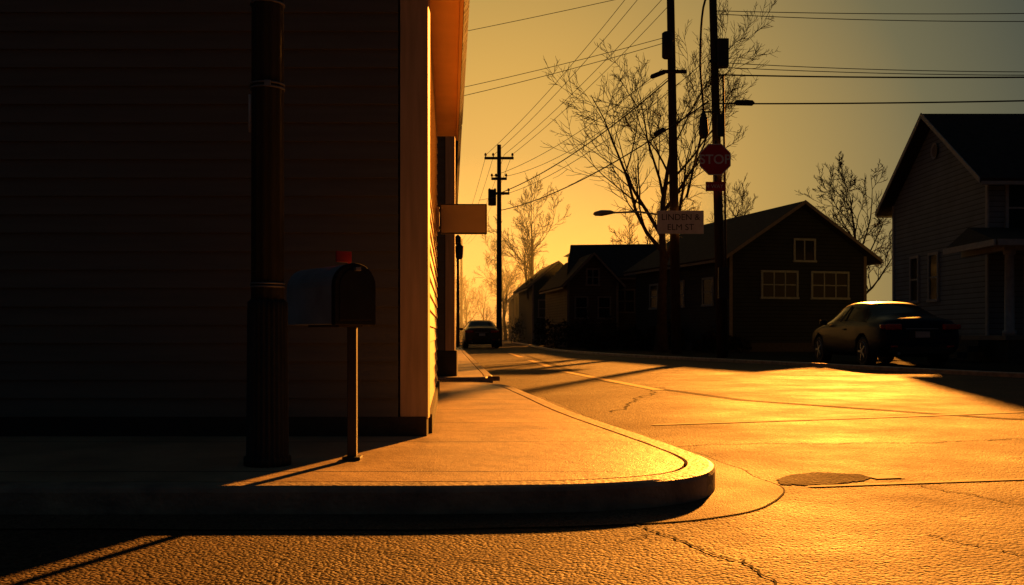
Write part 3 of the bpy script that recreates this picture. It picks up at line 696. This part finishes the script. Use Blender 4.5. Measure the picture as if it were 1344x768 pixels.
# ------------------------------------------------------------------ cars
def car(name, loc, rz, paintm, s=1.0):
    e = empty(name, loc, rz); e.scale = (s, s, s)
    S = [(0.00, .74, .42, .74, .66, .86), (.05, .82, .34, .84, .70, .98), (.16, .87, .27, .90, .73, 1.045), (.62, .905, .22, .94, .72, 1.09),
         (.78, .91, .21, .945, .70, 1.12), (1.42, .92, .20, .95, .585, 1.385), (1.60, .92, .20, .95, .575, 1.42), (2.1, .92, .2, .95, .585, 1.455), (2.7, .92, .2, .94, .58, 1.44),
         (3.0, .92, .2, .93, .56, 1.38), (3.55, .915, .2, .92, .68, 1.06), (3.68, .91, .2, .91, .70, 1.0), (4.2, .89, .21, .84, .68, .93), (4.55, .83, .25, .72, .6, .80), (4.70, .70, .34, .58, .5, .62)]
    V = []; F = []; mi = []
    for y, w, zb, be, wr, zr in S:
        half = [(w*.55, zb), (w*.90, zb+.01), (w*.985, zb+.12), (w, (zb+be)/2+.02), (w*.985, be-.06), (w*.955, be), (wr+.012, zr-.05), (wr*.86, zr), (0, zr+.022)]
        ring = [(-a, z) for a, z in half[:-1]]+[half[-1]]+[(a, z) for a, z in half[:-1]][::-1]
        V += [(a, y, z) for a, z in ring]
    n = 17
    for i in range(len(S)-1):
        for k in range(n-1):
            F.append((i*n+k, i*n+k+1, (i+1)*n+k+1, (i+1)*n+k))
            g_ = 0
            if k in (5, 10) and 4 <= i <= 9: g_ = 1
            if k in (6, 7, 8, 9) and i in (4, 9) : g_ = 1
            if k in (0, 15): g_ = 2
            mi.append(g_)
        F.append((i*n+n-1, i*n, (i+1)*n, (i+1)*n+n-1)); mi.append(2)
    F.append(tuple(range(n))); mi.append(0); F.append(tuple((len(S)-1)*n+k for k in range(n))[::-1]); mi.append(0)
    o = mesh('body', V, F, None, e, smooth=True, mats=[paintm, M['glass'], M['black']], fmi=mi); recalc(o)
    for p in o.data.polygons: p.use_smooth = True
    sb_ = o.modifiers.new('sub', 'SUBSURF'); sb_.levels = 2; sb_.render_levels = 2
    cut = []
    for y in (.98, 3.75):
        for sx in (-1, 1):
            c = tube('arch_cut', [(sx*.62, y, .33), (sx*1.1, y, .33)], [.385, .385], M['black'], e, 32)
            bo = o.modifiers.new('arch', 'BOOLEAN'); bo.object = c; bo.operation = 'DIFFERENCE'; bo.solver = 'EXACT'; cut.append(c)
    bpy.context.view_layer.update()
    dg = bpy.context.evaluated_depsgraph_get(); me = bpy.data.meshes.new_from_object(o.evaluated_get(dg))
    o.modifiers.clear(); o.data = me
    for c in cut: bpy.data.objects.remove(c)
    for p in me.polygons: p.use_smooth = True
    for y in (.98, 3.75):
        for sx in (-1, 1):
            a, b_ = sx*.66, sx*.90
            tube('tyre', [(a, y, .33), (sx*.68, y, .33), (sx*.87, y, .33), (b_, y, .33)], [.29, .33, .33, .30], M['black'], e, 32)
            tube('rim', [(sx*.895, y, .33), (sx*.906, y, .33)], [.215, .21], M['black'], e, 24)
            for q in range(5):
                t = 2*math.pi*q/5
                box('spoke', (sx*.912, y+.1*math.cos(t), .33+.1*math.sin(t)), (.016, .2, .045), M['rim'], e, .004, rot=(t, 0, 0))
            tube('rim_ring', [(sx*.90, y, .33), (sx*.915, y, .33)], [.222, .215], M['rim'], e, 24, cap=False)
            tube('hub', [(sx*.9, y, .33), (sx*.922, y, .33)], [.05, .04], M['rim'], e, 12)
    for sx in (-1, 1):
        box('tail_light', (sx*.60, .035, .86), (.34, .10, .13), M['tail'], e, .03, rot=(0, 0, sx*.28))
        box('tail_light_side', (sx*.80, .13, .865), (.10, .18, .11), M['tail'], e, .03, rot=(0, 0, sx*.2))
        box('mirror', (sx*.98, 3.2, .99), (.18, .1, .13), paintm, e, .03)
        box('reflector', (sx*.6, .0, .45), (.16, .03, .04), M['tail'], e, .008)
        box('b_pillar', (sx*.768, 2.25, 1.18), (.02, .07, .46), M['black'], e, rot=(0, -sx*.66, 0))
        box('door_handle', (sx*.925, 2.0, .82), (.03, .16, .03), paintm, e, .008)
    box('bumper_lower', (0, .04, .36), (1.34, .08, .16), M['black'], e, .03)
    box('plate_recess', (0, -.002, .70), (.56, .03, .17), M['black'], e, .01); box('licence_plate', (0, -.02, .70), (.31, .012, .13), M['plate'], e, .003)
    box('trunk_trim', (0, .012, .82), (.7, .03, .025), M['rim'], e, .006)
    tube('exhaust', [(-.5, -.01, .3), (-.5, .2, .3)], [.035, .035], M['galv'], e, 12)
    return e
car('parked_car', (9.15, 22.2, -.012), R(2), M['navy'], 1.06)
car('parked_car.001', (-1.5, 50, 0), R(4), M['carbrown'], 1.0)

# ------------------------------------------------------------------ evening haze down the street
hz = box('haze', (-9, 140, 6), (46, 150, 13), M['crack'])
hm = bpy.data.materials.new('haze'); hm.use_nodes = True; hn = hm.node_tree; hn.nodes.clear()
ho = N(hn, 'ShaderNodeOutputMaterial'); hv = N(hn, 'ShaderNodeVolumeScatter')
hv.inputs['Color'].default_value = (.78, .95, .85, 1); hv.inputs['Density'].default_value = .0075; hv.inputs['Anisotropy'].default_value = .35
hn.links.new(hv.outputs[0], ho.inputs['Volume']); hz.data.materials.clear(); hz.data.materials.append(hm)

# ------------------------------------------------------------------ light
AZ, EL = R(18.7), R(14.5)
S = Vector((math.sin(AZ)*math.cos(EL), math.cos(AZ)*math.cos(EL), math.sin(EL)))
ld = bpy.data.lights.new('sun', 'SUN'); ld.energy = 14.0; ld.angle = R(1.0); ld.color = (1.0, 0.32, 0.035)
lo = bpy.data.objects.new('sun', ld); col.objects.link(lo); lo.rotation_euler = (-S).to_track_quat('-Z', 'Y').to_euler(); lo.location = S*50

w = bpy.data.worlds.new('World'); scene.world = w; w.use_nodes = True; nt = w.node_tree; nt.nodes.clear()
out = N(nt, 'ShaderNodeOutputWorld'); add = N(nt, 'ShaderNodeAddShader')
sky = N(nt, 'ShaderNodeTexSky'); sky.sky_type = 'NISHITA'; sky.sun_disc = False; sky.sun_elevation = EL; sky.sun_rotation = AZ; sky.dust_density = 1
b1 = N(nt, 'ShaderNodeBackground'); b1.inputs['Strength'].default_value = 0.0008; nt.links.new(sky.outputs[0], b1.inputs['Color'])
tc = N(nt, 'ShaderNodeTexCoord'); vm = N(nt, 'ShaderNodeVectorMath', operation='DOT_PRODUCT')
ga, ge = R(-2), R(3.0)
vm.inputs[1].default_value = (math.sin(ga)*math.cos(ge), math.cos(ga)*math.cos(ge), math.sin(ge))
nt.links.new(tc.outputs['Generated'], vm.inputs[0])
ac = N(nt, 'ShaderNodeMath', operation='ARCCOSINE'); nt.links.new(vm.outputs['Value'], ac.inputs[0])
dv = N(nt, 'ShaderNodeMath', operation='DIVIDE'); dv.inputs[1].default_value = math.pi; nt.links.new(ac.outputs[0], dv.inputs[0])
cr = N(nt, 'ShaderNodeValToRGB'); nt.links.new(dv.outputs[0], cr.inputs['Fac'])
stops = [(0, (1.1, .62, .14)), (5, (.98, .51, .105)), (12, (.70, .395, .085)), (19, (.40, .26, .073)), (26, (.145, .13, .064)), (33, (.045, .058, .048)), (50, (.02, .027, .030)), (90, (.009, .014, .018)), (180, (.007, .011, .0145))]
e = cr.color_ramp.elements; e[0].position = 0; e[0].color = (*stops[0][1], 1); e[1].position = 1; e[1].color = (*stops[-1][1], 1)
for a, c in stops[1:-1]:
    q = e.new(a/180); q.color = (*c, 1)
b2 = N(nt, 'ShaderNodeBackground'); nt.links.new(cr.outputs['Color'], b2.inputs['Color'])
nt.links.new(b1.outputs[0], add.inputs[0]); nt.links.new(b2.outputs[0], add.inputs[1]); nt.links.new(add.outputs[0], out.inputs['Surface'])

# ------------------------------------------------------------------ camera
cd = bpy.data.cameras.new('camera'); cd.lens = 35; cd.sensor_width = 36; cd.shift_y = 0.0402; cd.clip_end = 3000; cd.clip_start = .05
co = bpy.data.objects.new('camera', cd); col.objects.link(co); co.location = (0, 0, .75); co.rotation_euler = (R(90), 0, 0)
scene.camera = co
scene.view_settings.view_transform = 'Standard'; scene.view_settings.look = 'None'; scene.view_settings.exposure = 0
